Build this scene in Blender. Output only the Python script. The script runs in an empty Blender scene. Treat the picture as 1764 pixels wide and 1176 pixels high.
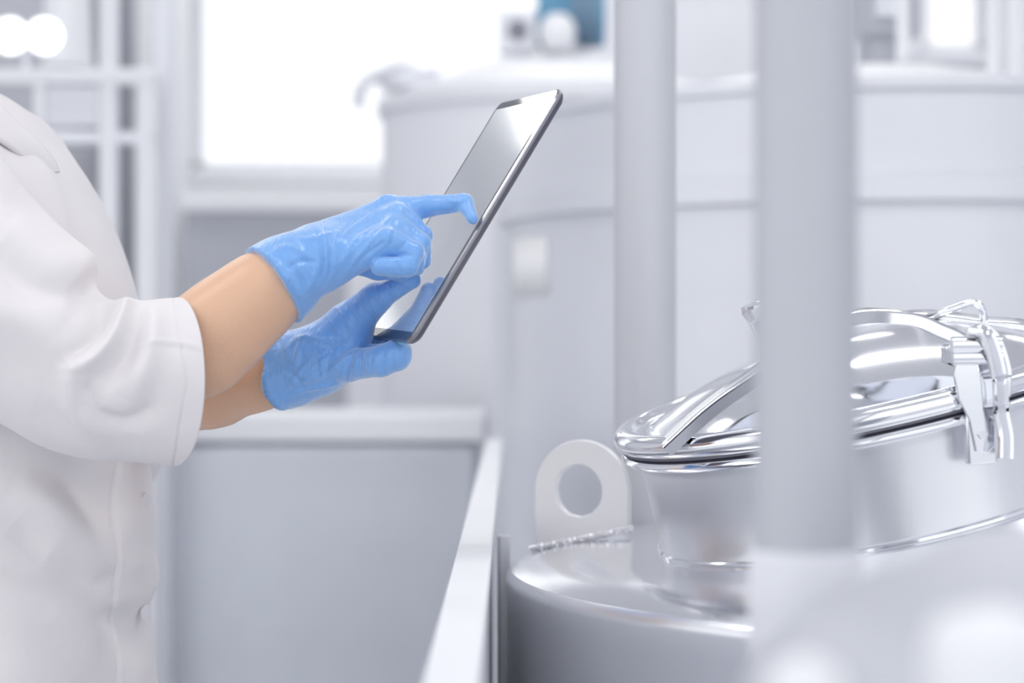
import bpy, math, random
import numpy as np
from mathutils import Vector, Matrix

# ------------------------------------------------------------------ camera, world, light
H = 1.25
FPX = 3430.0
scene = bpy.context.scene
cam_d = bpy.data.cameras.new('camera')
cam = bpy.data.objects.new('camera', cam_d)
scene.collection.objects.link(cam)
cam.location = (0, 0, H)
cam.rotation_euler = (math.pi / 2, 0, 0)
cam_d.sensor_width = 36.0
cam_d.lens = 70.0
cam_d.clip_start = 0.05
cam_d.dof.use_dof = True
cam_d.dof.focus_distance = 1.73
cam_d.dof.aperture_fstop = 3.5
scene.camera = cam

scene.view_settings.view_transform = 'Standard'
scene.view_settings.look = 'None'
scene.view_settings.gamma = 1.0
scene.view_settings.exposure = 0.5

w = bpy.data.worlds.new('sky')
scene.world = w
w.use_nodes = True
bg = w.node_tree.nodes['Background']
bg.inputs[0].default_value = (0.955, 0.972, 1.0, 1)
bg.inputs[1].default_value = 0.88
LAMP = 8.5          # ceiling panel strength

col = scene.collection


# ------------------------------------------------------------------ helpers
def P(px, py, d):
    return np.array([(px - 882) / FPX * d, d, H - (py - 588) / FPX * d])


def link(o, parent=None):
    col.objects.link(o)
    if parent is not None:
        o.parent = parent
    return o


def tag(o, label=None, cat=None, group=None, kind=None):
    if label: o['label'] = label
    if cat: o['category'] = cat
    if group: o['group'] = group
    if kind: o['kind'] = kind
    return o


def thing(name, label, cat, loc=(0, 0, 0), group=None, matrix=None):
    o = bpy.data.objects.new(name, None)
    link(o)
    o.empty_display_size = 0.05
    if matrix is not None:
        o.matrix_world = matrix
    else:
        o.location = tuple(loc)
    return tag(o, label, cat, group)


class MB:
    def __init__(s):
        s.v = []; s.f = []

    def add(s, v, f):
        b = len(s.v)
        s.v += [tuple(float(c) for c in p) for p in v]
        s.f += [tuple(i + b for i in q) for q in f]
        return s

    def box(s, x0, x1, y0, y1, z0, z1):
        v = [(x, y, z) for z in (z0, z1) for y in (y0, y1) for x in (x0, x1)]
        return s.add(v, [(0, 2, 3, 1), (4, 5, 7, 6), (0, 1, 5, 4), (2, 6, 7, 3), (0, 4, 6, 2), (1, 3, 7, 5)])

    def loft(s, rings, cap0=True, cap1=True, closed=True):
        n = len(rings[0]); v = [p for r in rings for p in r]; f = []
        for i in range(len(rings) - 1):
            for j in range(n if closed else n - 1):
                a = i * n + j; b = i * n + (j + 1) % n
                f.append((a, b, b + n, a + n))
        if cap0: f.append(tuple(range(n - 1, -1, -1)))
        if cap1: f.append(tuple((len(rings) - 1) * n + j for j in range(n)))
        return s.add(v, f)

    def lathe(s, prof, n=64, c=(0, 0, 0), cap0=False, cap1=False):
        t = np.linspace(0, 2 * math.pi, n, endpoint=False)
        rings = [[(c[0] + r * math.cos(a), c[1] + r * math.sin(a), c[2] + z) for a in t] for r, z in prof]
        return s.loft(rings, cap0, cap1)

    def tube(s, pts, r, n=16, cap=True):
        pts = [np.array(p, float) for p in pts]
        rs = r if hasattr(r, '__len__') else [r] * len(pts)
        rings = []
        up = np.array([0.013, 0.021, 1.0])
        prev = None
        for i, p in enumerate(pts):
            a = pts[max(i - 1, 0)]; b = pts[min(i + 1, len(pts) - 1)]
            t = (b - a) / np.linalg.norm(b - a)
            if prev is None:
                u = np.cross(up, t)
                if np.linalg.norm(u) < 0.1: u = np.cross(np.array([1., 0, 0]), t)
            else:
                u = prev - t * np.dot(prev, t)
            u /= np.linalg.norm(u); prev = u
            w_ = np.cross(t, u)
            rings.append([p + rs[i] * (math.cos(k) * u + math.sin(k) * w_) for k in np.linspace(0, 2 * math.pi, n, endpoint=False)])
        return s.loft(rings, cap, cap)

    def build(s, name, m, parent=None, smooth=True, bevel=0, seg=3, sub=0, angle=35, solid=0):
        me = bpy.data.meshes.new(name)
        me.from_pydata(s.v, [], s.f)
        me.update()
        o = bpy.data.objects.new(name, me)
        link(o, parent)
        me.materials.append(m)
        if smooth:
            me.shade_smooth()
            try:
                me.set_sharp_from_angle(angle=math.radians(angle))
            except Exception:
                pass
        if solid:
            q = o.modifiers.new('solid', 'SOLIDIFY'); q.thickness = solid; q.offset = -1
        if bevel:
            q = o.modifiers.new('bevel', 'BEVEL'); q.width = bevel; q.segments = seg; q.limit_method = 'ANGLE'; q.angle_limit = math.radians(40)
            q.harden_normals = False
        if sub:
            q = o.modifiers.new('sub', 'SUBSURF'); q.levels = sub; q.render_levels = sub
        return o


def catmull(pts, n):
    """resample a list of equal length vectors with a Catmull-Rom spline"""
    A = np.array(pts, float)
    A = np.vstack([2 * A[0] - A[1], A, 2 * A[-1] - A[-2]])
    out = []
    m = len(A) - 3
    for t in np.linspace(0, m - 1e-6, n):
        i = int(t); u = t - i
        p0, p1, p2, p3 = A[i], A[i + 1], A[i + 2], A[i + 3]
        out.append(0.5 * (2 * p1 + (p2 - p0) * u + (2 * p0 - 5 * p1 + 4 * p2 - p3) * u * u + (3 * p1 - p0 - 3 * p2 + p3) * u ** 3))
    return np.array(out)


# ------------------------------------------------------------------ numpy noise
def _h(ix, iy, iz, seed):
    n = (ix * 374761393 + iy * 668265263 + iz * 1274126177 + seed * 144665) & 0xffffffff
    n = ((n ^ (n >> 13)) * 1274126177) & 0xffffffff
    n = n ^ (n >> 16)
    return (n & 0xffff) / 32767.5 - 1.0


def noise(Q, seed=0):
    Q = np.asarray(Q, float)
    i = np.floor(Q).astype(np.int64); f = Q - i
    u = f * f * f * (f * (f * 6 - 15) + 10)
    r = 0
    for dx in (0, 1):
        for dy in (0, 1):
            for dz in (0, 1):
                wgt = (u[:, 0] if dx else 1 - u[:, 0]) * (u[:, 1] if dy else 1 - u[:, 1]) * (u[:, 2] if dz else 1 - u[:, 2])
                r = r + wgt * _h(i[:, 0] + dx, i[:, 1] + dy, i[:, 2] + dz, seed)
    return r


def seg_dist(Q, a, b):
    a = np.array(a); b = np.array(b)
    ab = b - a
    t = np.clip(((Q - a) @ ab) / (ab @ ab), 0, 1)
    return np.linalg.norm(Q - a - t[:, None] * ab, axis=1), t


def ridge(Q, pts, wdt, amp):
    """gaussian fold along a polyline, fading at both ends"""
    out = np.zeros(len(Q))
    n = len(pts) - 1
    for i in range(n):
        d, t = seg_dist(Q, pts[i], pts[i + 1])
        g = (i + t) / n
        e = np.exp(-(d / wdt) ** 2) * np.clip(np.sin(np.pi * np.clip(g, 0.02, 0.98)) ** 0.5, 0, 1)
        out = np.maximum(out, e)
    return amp * out


def displace(o, fn):
    me = o.data
    n = len(me.vertices)
    co = np.empty(n * 3); me.vertices.foreach_get('co', co); co = co.reshape(-1, 3)
    no = np.empty(n * 3); me.vertex_normals.foreach_get('vector', no); no = no.reshape(-1, 3)
    d = fn(co, no)
    co = co + (no * d[:, None] if d.ndim == 1 else d)
    me.vertices.foreach_set('co', co.ravel()); me.update()


def folds(Q, specs, D, no_):
    """folds pressed into the side of a form that faces the room: distance is measured in the vertical plane"""
    out = np.zeros(len(Q))
    flat = np.array([1.0, 0.0, 1.0])
    face = np.clip(0.25 - 1.6 * no_[:, 1], 0, 1)
    Qf = Q * flat
    for pts, w_, a_ in specs:
        c = catmull([P(x, y, D) * flat for x, y in pts], 9) if len(pts) > 2 else [P(x, y, D) * flat for x, y in pts]
        out += ridge(Qf, list(c), w_, a_)
    return out * face


# ------------------------------------------------------------------ signed distance modelling
class Field:
    def __init__(s, lo, hi, h):
        s.lo = np.array(lo, float); s.h = h
        s.n = np.ceil((np.array(hi) - s.lo) / h).astype(int) + 1
        s.F = np.full(s.n, 0.2, dtype=np.float32)

    def _sub(s, lo, hi):
        a = np.clip(np.floor((lo - s.lo) / s.h).astype(int), 0, s.n)
        b = np.clip(np.ceil((hi - s.lo) / s.h).astype(int) + 1, 0, s.n)
        sl = tuple(slice(a[i], b[i]) for i in range(3))
        ax = [s.lo[i] + s.h * np.arange(a[i], b[i]) for i in range(3)]
        return sl, ax

    def cap(s, a, b, ra, rb, k=0.004, flat=None):
        """tapered capsule; flat=(axis vector, factor) squashes it along an axis"""
        a = np.array(a, float); b = np.array(b, float)
        R = max(ra, rb) * 1.05 + k + 3 * s.h
        sl, ax = s._sub(np.minimum(a, b) - R, np.maximum(a, b) + R)
        X, Y, Z = np.meshgrid(*ax, indexing='ij')
        if X.size == 0: return s
        ab = b - a; L = max(ab @ ab, 1e-12)
        t = np.clip(((X - a[0]) * ab[0] + (Y - a[1]) * ab[1] + (Z - a[2]) * ab[2]) / L, 0, 1)
        dx = X - a[0] - t * ab[0]; dy = Y - a[1] - t * ab[1]; dz = Z - a[2] - t * ab[2]
        if flat is not None:
            w_ = np.array(flat[0], float); w_ /= np.linalg.norm(w_); f = flat[1]
            q = (dx * w_[0] + dy * w_[1] + dz * w_[2]) * (1 / f - 1)
            dx = dx + q * w_[0]; dy = dy + q * w_[1]; dz = dz + q * w_[2]
        d = np.sqrt(dx * dx + dy * dy + dz * dz) - (ra + (rb - ra) * t)
        F = s.F[sl]
        g = np.clip(k - np.abs(F - d), 0, None) / k if k > 0 else 0
        s.F[sl] = np.minimum(F, d) - g * g * k / 4
        return s

    def chain(s, pts, rs, k=0.004, flat=None):
        for i in range(len(pts) - 1):
            s.cap(pts[i], pts[i + 1], rs[i], rs[i + 1], k, flat)
        return s

    def carve(s, a, b, ra, rb, k=0.003):
        a = np.array(a, float); b = np.array(b, float)
        R = max(ra, rb) + k + 2 * s.h
        sl, ax = s._sub(np.minimum(a, b) - R, np.maximum(a, b) + R)
        X, Y, Z = np.meshgrid(*ax, indexing='ij')
        ab = b - a; L = ab @ ab
        t = np.clip(((X - a[0]) * ab[0] + (Y - a[1]) * ab[1] + (Z - a[2]) * ab[2]) / L, 0, 1)
        d = -(np.sqrt((X - a[0] - t * ab[0]) ** 2 + (Y - a[1] - t * ab[1]) ** 2 + (Z - a[2] - t * ab[2]) ** 2) - (ra + (rb - ra) * t))
        F = s.F[sl]
        g = np.clip(k - np.abs(F - d), 0, None) / k
        s.F[sl] = np.maximum(F, d) + g * g * k / 4
        return s

    def cut(s, p0, n):
        """remove everything on the side the normal points to"""
        n = np.array(n, float); n /= np.linalg.norm(n)
        ax = [s.lo[i] + s.h * np.arange(s.n[i]) for i in range(3)]
        d = ((ax[0] - p0[0]) * n[0])[:, None, None] + ((ax[1] - p0[1]) * n[1])[None, :, None] + ((ax[2] - p0[2]) * n[2])[None, None, :]
        s.F = np.maximum(s.F, d.astype(np.float32))
        return s

    def mesh(s):
        F = s.F
        F[0] = F[-1] = 0.05; F[:, 0] = F[:, -1] = 0.05; F[:, :, 0] = F[:, :, -1] = 0.05
        S = F < 0
        c = np.zeros(tuple(np.array(F.shape) - 1), dtype=np.int8)
        for dx in (0, 1):
            for dy in (0, 1):
                for dz in (0, 1):
                    c += S[dx:F.shape[0] - 1 + dx, dy:F.shape[1] - 1 + dy, dz:F.shape[2] - 1 + dz]
        act = (c > 0) & (c < 8)
        idx = -np.ones(act.shape, dtype=np.int64)
        I = np.argwhere(act)
        idx[act] = np.arange(len(I))
        acc = np.zeros((len(I), 3)); cnt = np.zeros(len(I))
        corners = [(dx, dy, dz) for dx in (0, 1) for dy in (0, 1) for dz in (0, 1)]
        for a in corners:
            for ax_ in range(3):
                if a[ax_] == 1: continue
                b = list(a); b[ax_] = 1
                fa = F[I[:, 0] + a[0], I[:, 1] + a[1], I[:, 2] + a[2]].astype(float)
                fb = F[I[:, 0] + b[0], I[:, 1] + b[1], I[:, 2] + b[2]].astype(float)
                m = (fa < 0) != (fb < 0)
                t = np.where(m, fa / np.where(m, fa - fb, 1), 0)
                p = np.tile(np.array(a, float), (len(I), 1)); p[:, ax_] += t
                acc[m] += p[m]; cnt[m] += 1
        V = s.lo + s.h * (I + acc / cnt[:, None])
        faces = []
        for ax_ in range(3):
            sl0 = [slice(None)] * 3; sl1 = [slice(None)] * 3
            sl0[ax_] = slice(0, -1); sl1[ax_] = slice(1, None)
            A = S[tuple(sl0)]; B = S[tuple(sl1)]
            E = np.argwhere(A != B)
            o1, o2 = [(1, 2), (2, 0), (0, 1)][ax_]
            ok = (E[:, o1] > 0) & (E[:, o2] > 0) & (E[:, o1] < F.shape[o1] - 1) & (E[:, o2] < F.shape[o2] - 1)
            E = E[ok]
            q = []
            for (d1, d2) in ((-1, -1), (0, -1), (0, 0), (-1, 0)):
                K = E.copy(); K[:, o1] += d1; K[:, o2] += d2
                q.append(idx[K[:, 0], K[:, 1], K[:, 2]])
            q = np.stack(q, 1)
            inside = A[E[:, 0], E[:, 1], E[:, 2]]
            q[~inside] = q[~inside][:, ::-1]
            faces.append(q)
        return V, np.vstack(faces)

    def build(s, name, m, parent=None, relax=2):
        V, Q = s.mesh()
        me = bpy.data.meshes.new(name)
        me.vertices.add(len(V)); me.vertices.foreach_set('co', V.ravel())
        me.loops.add(Q.size); me.loops.foreach_set('vertex_index', Q.ravel().astype(np.int32))
        me.polygons.add(len(Q)); me.polygons.foreach_set('loop_start', np.arange(0, Q.size, 4, dtype=np.int32))
        me.polygons.foreach_set('loop_total', np.full(len(Q), 4, dtype=np.int32))
        me.update(calc_edges=True); me.validate()
        # relax
        if relax:
            e = np.empty(len(me.edges) * 2, dtype=np.int64); me.edges.foreach_get('vertices', e); e = e.reshape(-1, 2)
            V = np.array(V)
            deg = np.bincount(e.ravel(), minlength=len(V)).astype(float)[:, None]
            for _ in range(relax):
                A = np.zeros_like(V)
                for k in range(3):
                    A[:, k] = np.bincount(e[:, 0], V[e[:, 1], k], len(V)) + np.bincount(e[:, 1], V[e[:, 0], k], len(V))
                V = 0.45 * V + 0.55 * A / np.maximum(deg, 1)
            me.vertices.foreach_set('co', V.ravel()); me.update()
        me.shade_smooth()
        me.materials.append(m)
        o = bpy.data.objects.new(name, me)
        link(o, parent)
        return o


# ------------------------------------------------------------------ materials
def mat(name, color, rough=0.5, metal=0.0, bump=None, var=0.0, emit=None, spec=0.5, **kw):
    m = bpy.data.materials.new(name); m.use_nodes = True
    nt = m.node_tree; b = nt.nodes['Principled BSDF']
    b.inputs['Base Color'].default_value = (*color, 1)
    b.inputs['Roughness'].default_value = rough
    b.inputs['Metallic'].default_value = metal
    b.inputs['Specular IOR Level'].default_value = spec
    for k, v in kw.items():
        b.inputs[k.replace('_', ' ')].default_value = v
    if emit:
        b.inputs['Emission Color'].default_value = (*emit[0], 1); b.inputs['Emission Strength'].default_value = emit[1]
    tc = None
    if var or bump:
        tc = nt.nodes.new('ShaderNodeTexCoord')
    if var:
        n = nt.nodes.new('ShaderNodeTexNoise'); n.inputs['Scale'].default_value = 3.0; n.inputs['Detail'].default_value = 4
        nt.links.new(tc.outputs['Object'], n.inputs['Vector'])
        r = nt.nodes.new('ShaderNodeValToRGB')
        r.color_ramp.elements[0].position = 0.3; r.color_ramp.elements[1].position = 0.7
        r.color_ramp.elements[0].color = (*[c * (1 - var) for c in color], 1)
        r.color_ramp.elements[1].color = (*[min(1, c * (1 + var)) for c in color], 1)
        nt.links.new(n.outputs['Fac'], r.inputs['Fac']); nt.links.new(r.outputs['Color'], b.inputs['Base Color'])
    if bump:
        sc, st, vec = bump
        mp = nt.nodes.new('ShaderNodeMapping'); mp.inputs['Scale'].default_value = vec
        nt.links.new(tc.outputs['Object'], mp.inputs['Vector'])
        n = nt.nodes.new('ShaderNodeTexNoise'); n.inputs['Scale'].default_value = sc; n.inputs['Detail'].default_value = 5
        nt.links.new(mp.outputs['Vector'], n.inputs['Vector'])
        bp = nt.nodes.new('ShaderNodeBump'); bp.inputs['Strength'].default_value = st; bp.inputs['Distance'].default_value = 0.001
        nt.links.new(n.outputs['Fac'], bp.inputs['Height']); nt.links.new(bp.outputs['Normal'], b.inputs['Normal'])
    return m


M = {}
M['steel'] = mat('brushed_steel', (0.84, 0.85, 0.885), 0.30, 0.9, bump=(60, 0.25, (1, 1, 0.06)), var=0.03)
M['steel_h'] = mat('brushed_steel_lid', (0.86, 0.87, 0.9), 0.16, 1.0, bump=(40, 0.12, (1, 1, 1)), var=0.03)
M['polish'] = mat('polished_steel', (0.9, 0.91, 0.94), 0.10, 1.0, bump=(30, 0.06, (1, 1, 1)))
M['satin'] = mat('satin_steel', (0.87, 0.88, 0.91), 0.42, 1.0, bump=(120, 0.2, (1, 1, 1)), var=0.02)
M['lugm'] = mat('pale_matt_steel', (0.93, 0.935, 0.95), 0.45, 0.5, bump=(120, 0.2, (1, 1, 1)))
M['weld'] = mat('weld_bead', (0.85, 0.86, 0.9), 0.28, 0.8, bump=(380, 0.6, (1, 1, 1)))
M['pipe2'] = mat('pale_speckled_pipe', (0.63, 0.645, 0.69), 0.5, 0.25, bump=(900, 0.2, (1, 1, 1)), var=0.03)
M['pipe'] = mat('grey_painted_pipe', (0.56, 0.575, 0.625), 0.5, 0.25, bump=(900, 0.15, (1, 1, 1)), var=0.02)
M['farsteel'] = mat('dull_steel', (0.80, 0.815, 0.86), 0.42, 0.45, var=0.03)
M['bin'] = mat('grey_steel_bin', (0.60, 0.62, 0.68), 0.36, 0.75, var=0.05)
M['enamel'] = mat('pale_enamel', (0.86, 0.87, 0.91), 0.45, 0.1, var=0.02)
M['wall'] = mat('wall_paint', (0.82, 0.83, 0.88), 0.8, var=0.02)
M['white'] = mat('white_paint', (0.88, 0.89, 0.92), 0.5)
M['frame'] = mat('window_frame', (0.8, 0.81, 0.85), 0.5)
M['floor'] = mat('floor_resin', (0.62, 0.63, 0.67), 0.3, var=0.05)
M['ceil'] = mat('ceiling_paint', (0.85, 0.86, 0.88), 0.9)
M['midgrey'] = mat('mid_grey_panel', (0.5, 0.51, 0.56), 0.5)
M['grey'] = mat('grey_panel', (0.46, 0.475, 0.53), 0.45, 0.3, var=0.04)
M['dgrey'] = mat('dark_grey_panel', (0.24, 0.25, 0.3), 0.5)
M['lampglow'] = mat('lamp_glow', (1, 1, 1), 0.5, emit=((1, 0.985, 0.96), LAMP))
M['spotglow'] = mat('spot_glow', (1, 1, 1), 0.5, emit=((1, 0.99, 0.97), 1.3))
M['blue'] = mat('motor_blue', (0.1, 0.3, 0.48), 0.4)
M['skin'] = mat('skin', (0.79, 0.495, 0.335), 0.38, bump=(260, 0.25, (1, 1, 1)), var=0.03, Subsurface_Weight=0.05)
M['skin'].node_tree.nodes['Principled BSDF'].inputs['Subsurface Radius'].default_value = (0.01, 0.004, 0.002)
M['coat'] = mat('white_cotton', (0.83, 0.80, 0.815), 0.85, bump=(1400, 0.2, (1, 1, 1)), Sheen_Weight=0.2)
M['hair'] = mat('hair', (0.06, 0.04, 0.03), 0.5)
M['trouser'] = mat('white_trousers', (0.8, 0.8, 0.84), 0.8)
M['shoe'] = mat('white_shoe', (0.8, 0.8, 0.8), 0.5)
M['button'] = mat('white_button', (0.8, 0.79, 0.83), 0.3)
M['eye'] = mat('eye', (0.08, 0.05, 0.04), 0.2)
M['tabback'] = mat('tablet_back', (0.10, 0.10, 0.13), 0.38)
M['tabrim'] = mat('tablet_rim', (0.34, 0.34, 0.38), 0.3, 0.9)
M['glass'] = mat('tablet_glass', (0.03, 0.035, 0.045), 0.03, IOR=3.2)
M['display'] = mat('tablet_display', (0.9, 0.92, 0.93), 0.07, 0.9, emit=((0.9, 0.93, 1.0), 0.04))  # screen is off; faint glow added to lift its pale reflection
M['ltblue'] = mat('light_blue_reflection', (0.25, 0.6, 0.85), 0.3)
M['label'] = mat('white_label', (0.95, 0.95, 0.96), 0.6)
M['gasket'] = mat('grey_gasket', (0.16, 0.16, 0.2), 0.6)


def glove_material():
    m = mat('blue_nitrile', (0.18, 0.42, 0.86), 0.32, Coat_Weight=0.25, Coat_Roughness=0.25)
    nt = m.node_tree; b = nt.nodes['Principled BSDF']
    tc = nt.nodes.new('ShaderNodeTexCoord')
    mp = nt.nodes.new('ShaderNodeMapping'); mp.inputs['Rotation'].default_value = (0, math.radians(-28), 0); mp.inputs['Scale'].default_value = (1.0, 0.35, 0.28)
    nt.links.new(tc.outputs['Object'], mp.inputs['Vector'])
    n = nt.nodes.new('ShaderNodeTexNoise'); n.inputs['Scale'].default_value = 150; n.inputs['Detail'].default_value = 2; n.inputs['Distortion'].default_value = 0.15
    nt.links.new(mp.outputs['Vector'], n.inputs['Vector'])
    r = nt.nodes.new('ShaderNodeValToRGB')
    e = r.color_ramp.elements
    e[0].position = 0.42; e[0].color = (1, 1, 1, 1); e[1].position = 0.5; e[1].color = (0, 0, 0, 1)
    k = e.new(0.58); k.color = (1, 1, 1, 1)
    nt.links.new(n.outputs['Fac'], r.inputs['Fac'])
    bp = nt.nodes.new('ShaderNodeBump'); bp.inputs['Strength'].default_value = 0.26; bp.inputs['Distance'].default_value = 0.0015
    nt.links.new(r.outputs['Color'], bp.inputs['Height']); nt.links.new(bp.outputs['Normal'], b.inputs['Normal'])
    b.inputs['Specular IOR Level'].default_value = 0.6
    b.inputs['Sheen Weight'].default_value = 0.9
    b.inputs['Sheen Tint'].default_value = (0.8, 0.9, 1, 1)
    return m


M['glove'] = glove_material()


# ------------------------------------------------------------------ the room
def struct(name, mb, m, parent=None, **kw):
    o = mb.build(name, m, parent, smooth=False, **kw)
    if parent is None: o['kind'] = 'structure'
    return o


WX0, WX1, WY, ZC = -4.2, 4.6, 8.0, 3.8
struct('floor', MB().box(WX0 - 3, WX1, -7.0, WY + 0.2, -0.1, 0), M['floor'])
struct('ceiling', MB().box(WX0, WX1, -1.0, WY + 0.2, ZC, ZC + 0.1), M['ceil'])
struct('wall_left', MB().box(WX0 - 0.15, WX0, 2.6, WY + 0.2, 0, ZC), M['wall'])
struct('wall_right', MB().box(WX1, WX1 + 0.15, -2.0, WY + 0.2, 0, ZC), M['wall'])


def wx(px, d=WY): return (px - 882) / FPX * d
def wz(py, d=WY): return H - (py - 588) / FPX * d


wins = [(-3.75, -2.4, 1.0, 3.3), (wx(330), wx(1010), wz(292), 3.3), (wx(1592), wx(1702), wz(88), 3.3)]  # first window is unseen, added to brighten the tablet screen's reflection
xs = [WX0] + [v for a in wins for v in a[:2]] + [WX1]
back = MB()
for i in range(0, len(xs), 2):
    back.box(xs[i], xs[i + 1], WY, WY + 0.2, 0, ZC)
for a in wins:
    back.box(a[0], a[1], WY, WY + 0.2, 0, a[2]); back.box(a[0], a[1], WY, WY + 0.2, a[3], ZC)
struct('wall_back', back, M['wall'])
paneglass = mat('window_glass', (1, 1, 1), 0.0, Transmission_Weight=1.0, IOR=1.01)
for i, a in enumerate(wins):
    fr = MB(); t = 0.03
    fr.box(a[0], a[0] + t, WY + 0.05, WY + 0.12, a[2], a[3]); fr.box(a[1] - t, a[1], WY + 0.05, WY + 0.12, a[2], a[3])
    fr.box(a[0], a[1], WY + 0.05, WY + 0.12, a[2], a[2] + t); fr.box(a[0], a[1], WY + 0.05, WY + 0.12, a[3] - t, a[3])
    o = struct('window_%d' % (i + 1), fr, M['frame'])
    g = MB().box(a[0] + t, a[1] - t, WY + 0.08, WY + 0.086, a[2] + t, a[3] - t).build('pane', paneglass, o, smooth=False)
    s = MB().box(a[0] - 0.03, a[1] + 0.03, WY - 0.08, WY, a[2] - 0.06, a[2]).build('window_sill', M['wall'], o, smooth=False)

# grey door in the back wall at left
dr = struct('door_1', MB().box(wx(118), wx(243), WY - 0.05, WY, 0, 3.0), M['grey'])
MB().tube([(wx(128), WY - 0.09, 1.0), (wx(128), WY - 0.09, 1.2)], 0.015).build('door_handle', M['steel'], dr)
struct('trim_1', MB().box(wx(243), wx(330), WY - 0.12, WY, 0, ZC), M['white'])
struct('baseboard_back', MB().box(WX0, WX1, WY - 0.03, WY, 0, 0.12), M['white'])

for i, (x, y) in enumerate([(-2.0, 1.2), (0.4, 1.2), (2.8, 1.2), (-2.0, 4.2), (0.4, 4.2), (2.8, 4.2), (-2.0, 6.8), (0.4, 6.8), (2.8, 6.8)]):  # the row nearest the windows is added to brighten the back wall
    where = ['above the person, near row', 'above the front tank, near row', 'at right of the near row', 'at left of the middle row', 'in the middle of the middle row', 'at right of the middle row', 'at left of the row by the windows, added to brighten the back wall', 'in the middle of the row by the windows, added to brighten the back wall', 'at right of the row by the windows, added to brighten the back wall'][i]
    t = thing('ceiling_light', 'long white ceiling light panel ' + where, 'ceiling light', (x, y, ZC), 'ceiling light panels')
    MB().box(-0.65, 0.65, -0.2, 0.2, -0.05, 0).build('frame', M['white'], t, smooth=False)
    MB().box(-0.6, 0.6, -0.16, 0.16, -0.058, -0.05).build('diffuser', M['lampglow'], t, smooth=False)

# ------------------------------------------------------------------ front tank with its manway
TX, TY, TZ, TR = 0.4805, 1.90, H - 0.2165, 0.4873
tank = thing('steel_tank', 'brushed steel round tank in the foreground at lower right, carrying a tilted manway', 'tank', (TX, TY, 0))
mb = MB()
prof = [(TR - 0.002, 0.25), (TR - 0.002, TZ - 0.03), (TR, TZ - 0.012), (TR - 0.0015, TZ - 0.005), (TR - 0.006, TZ)]
mb.lathe(prof, 160, cap0=True)
mb.build('tank_wall', M['steel'], tank, angle=60)
for k in range(3):
    a = math.radians(30 + 120 * k)
    MB().tube([(0.38 * math.cos(a), 0.38 * math.sin(a), 0.0), (0.38 * math.cos(a), 0.38 * math.sin(a), 0.27)], 0.03).build('leg', M['satin'], tank)
# manway frame
LC = np.array([0.312, 1.82, H - 0.0439])
ta, tb = 0.234, 0.069
Ln = np.array([-math.sin(ta), -math.sin(tb), 1.0]); Ln /= np.linalg.norm(Ln)
Lu = np.cross([0, 1, 0], Ln); Lu /= np.linalg.norm(Lu)
Lv = np.cross(Ln, Lu)
LR = 0.222
NB = 0.107      # neck height


def lid_pt(u, v, n): return LC + u * Lu + v * Lv + n * Ln


T0 = np.array([TX, TY, 0])
nn = 160
th = np.linspace(0, 2 * math.pi, nn, endpoint=False)
rim = [np.array([TR - 0.006, 0, 0]) * 0 + np.array([(TR - 0.006) * math.cos(a), (TR - 0.006) * math.sin(a), TZ]) for a in th]
NRB = 0.203
neckb = [lid_pt(NRB * math.cos(a), NRB * math.sin(a), -NB) - T0 for a in th]
# make the ring parametrisation match in azimuth
cen = lid_pt(0, 0, -NB) - T0
rings = []
for s in np.linspace(0, 1, 14):
    ring = []
    for i in range(nn):
        p = rim[i] * (1 - s) + neckb[i] * s
        p = p + np.array([0, 0, 0.010 * math.sin(math.pi * s) * (1 - s)])
        ring.append(p)
    rings.append(ring)


def roof_z(x, y):
    best = None
    for r in rings:
        for p in r:
            d = (p[0] + TX - x) ** 2 + (p[1] + TY - y) ** 2
            if best is None or d < best[0]: best = (d, p[2])
    return best[1]


MB().loft(rings, False, False).build('tank_roof', M['steel_h'], tank, angle=60)
# neck
rr = [(0.2075, -0.016), (0.2055, -0.02), (0.2048, -0.03), (0.204, -0.06), (NRB + 0.0005, -NB - 0.012)]
rings2 = [[lid_pt(r * math.cos(a), r * math.sin(a), z) - T0 for a in th] for r, z in rr]
neck = MB().loft(rings2, False, False).build('manway_neck', M['steel'], tank, angle=60)
MB().tube([lid_pt((NRB + 0.001) * math.cos(a), (NRB + 0.001) * math.sin(a), -NB + 0.001) - T0 for a in np.append(th, th[0])], 0.0032, 8).build('weld_bead', M['polish'], neck)
# flange bead under the lid
fl = MB()
fl.loft([[lid_pt((0.212 + 0.0085 * math.cos(b)) * math.cos(a), (0.212 + 0.0085 * math.cos(b)) * math.sin(a), -0.016 + 0.0055 * math.sin(b)) - T0 for a in th] for b in np.linspace(0, 2 * math.pi, 13)], False, False)
fl.build('manway_flange', M['polish'], tank, angle=80)

# lid
lid = thing('tank_lid', 'polished domed steel lid closed over the manway of the front tank', 'lid', matrix=Matrix(((Lu[0], Lv[0], Ln[0], LC[0]), (Lu[1], Lv[1], Ln[1], LC[1]), (Lu[2], Lv[2], Ln[2], LC[2]), (0, 0, 0, 1))))
prof = []
for b in np.linspace(-1.5, 2.6, 14):      # rolled rim
    prof.append((0.2125 + 0.0115 * math.cos(b), 0.0105 * math.sin(b) + 0.001))
prof += [(0.199, 0.0045), (0.192, 0.003), (0.186, 0.006)]
for r in np.linspace(0.182, 0.0, 26):
    prof.append((max(r, 0.0004), 0.007 + 0.047 * (1 - (r / 0.184) ** 2) ** 0.9))
MB().lathe(prof, 160, cap1=True).build('dome', M['polish'], lid, angle=70)
rimseal = MB().lathe([(0.2, -0.0075), (0.2185, -0.0075), (0.2185, -0.0098), (0.2, -0.0098)], 120).build('gasket', M['gasket'], lid)


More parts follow.
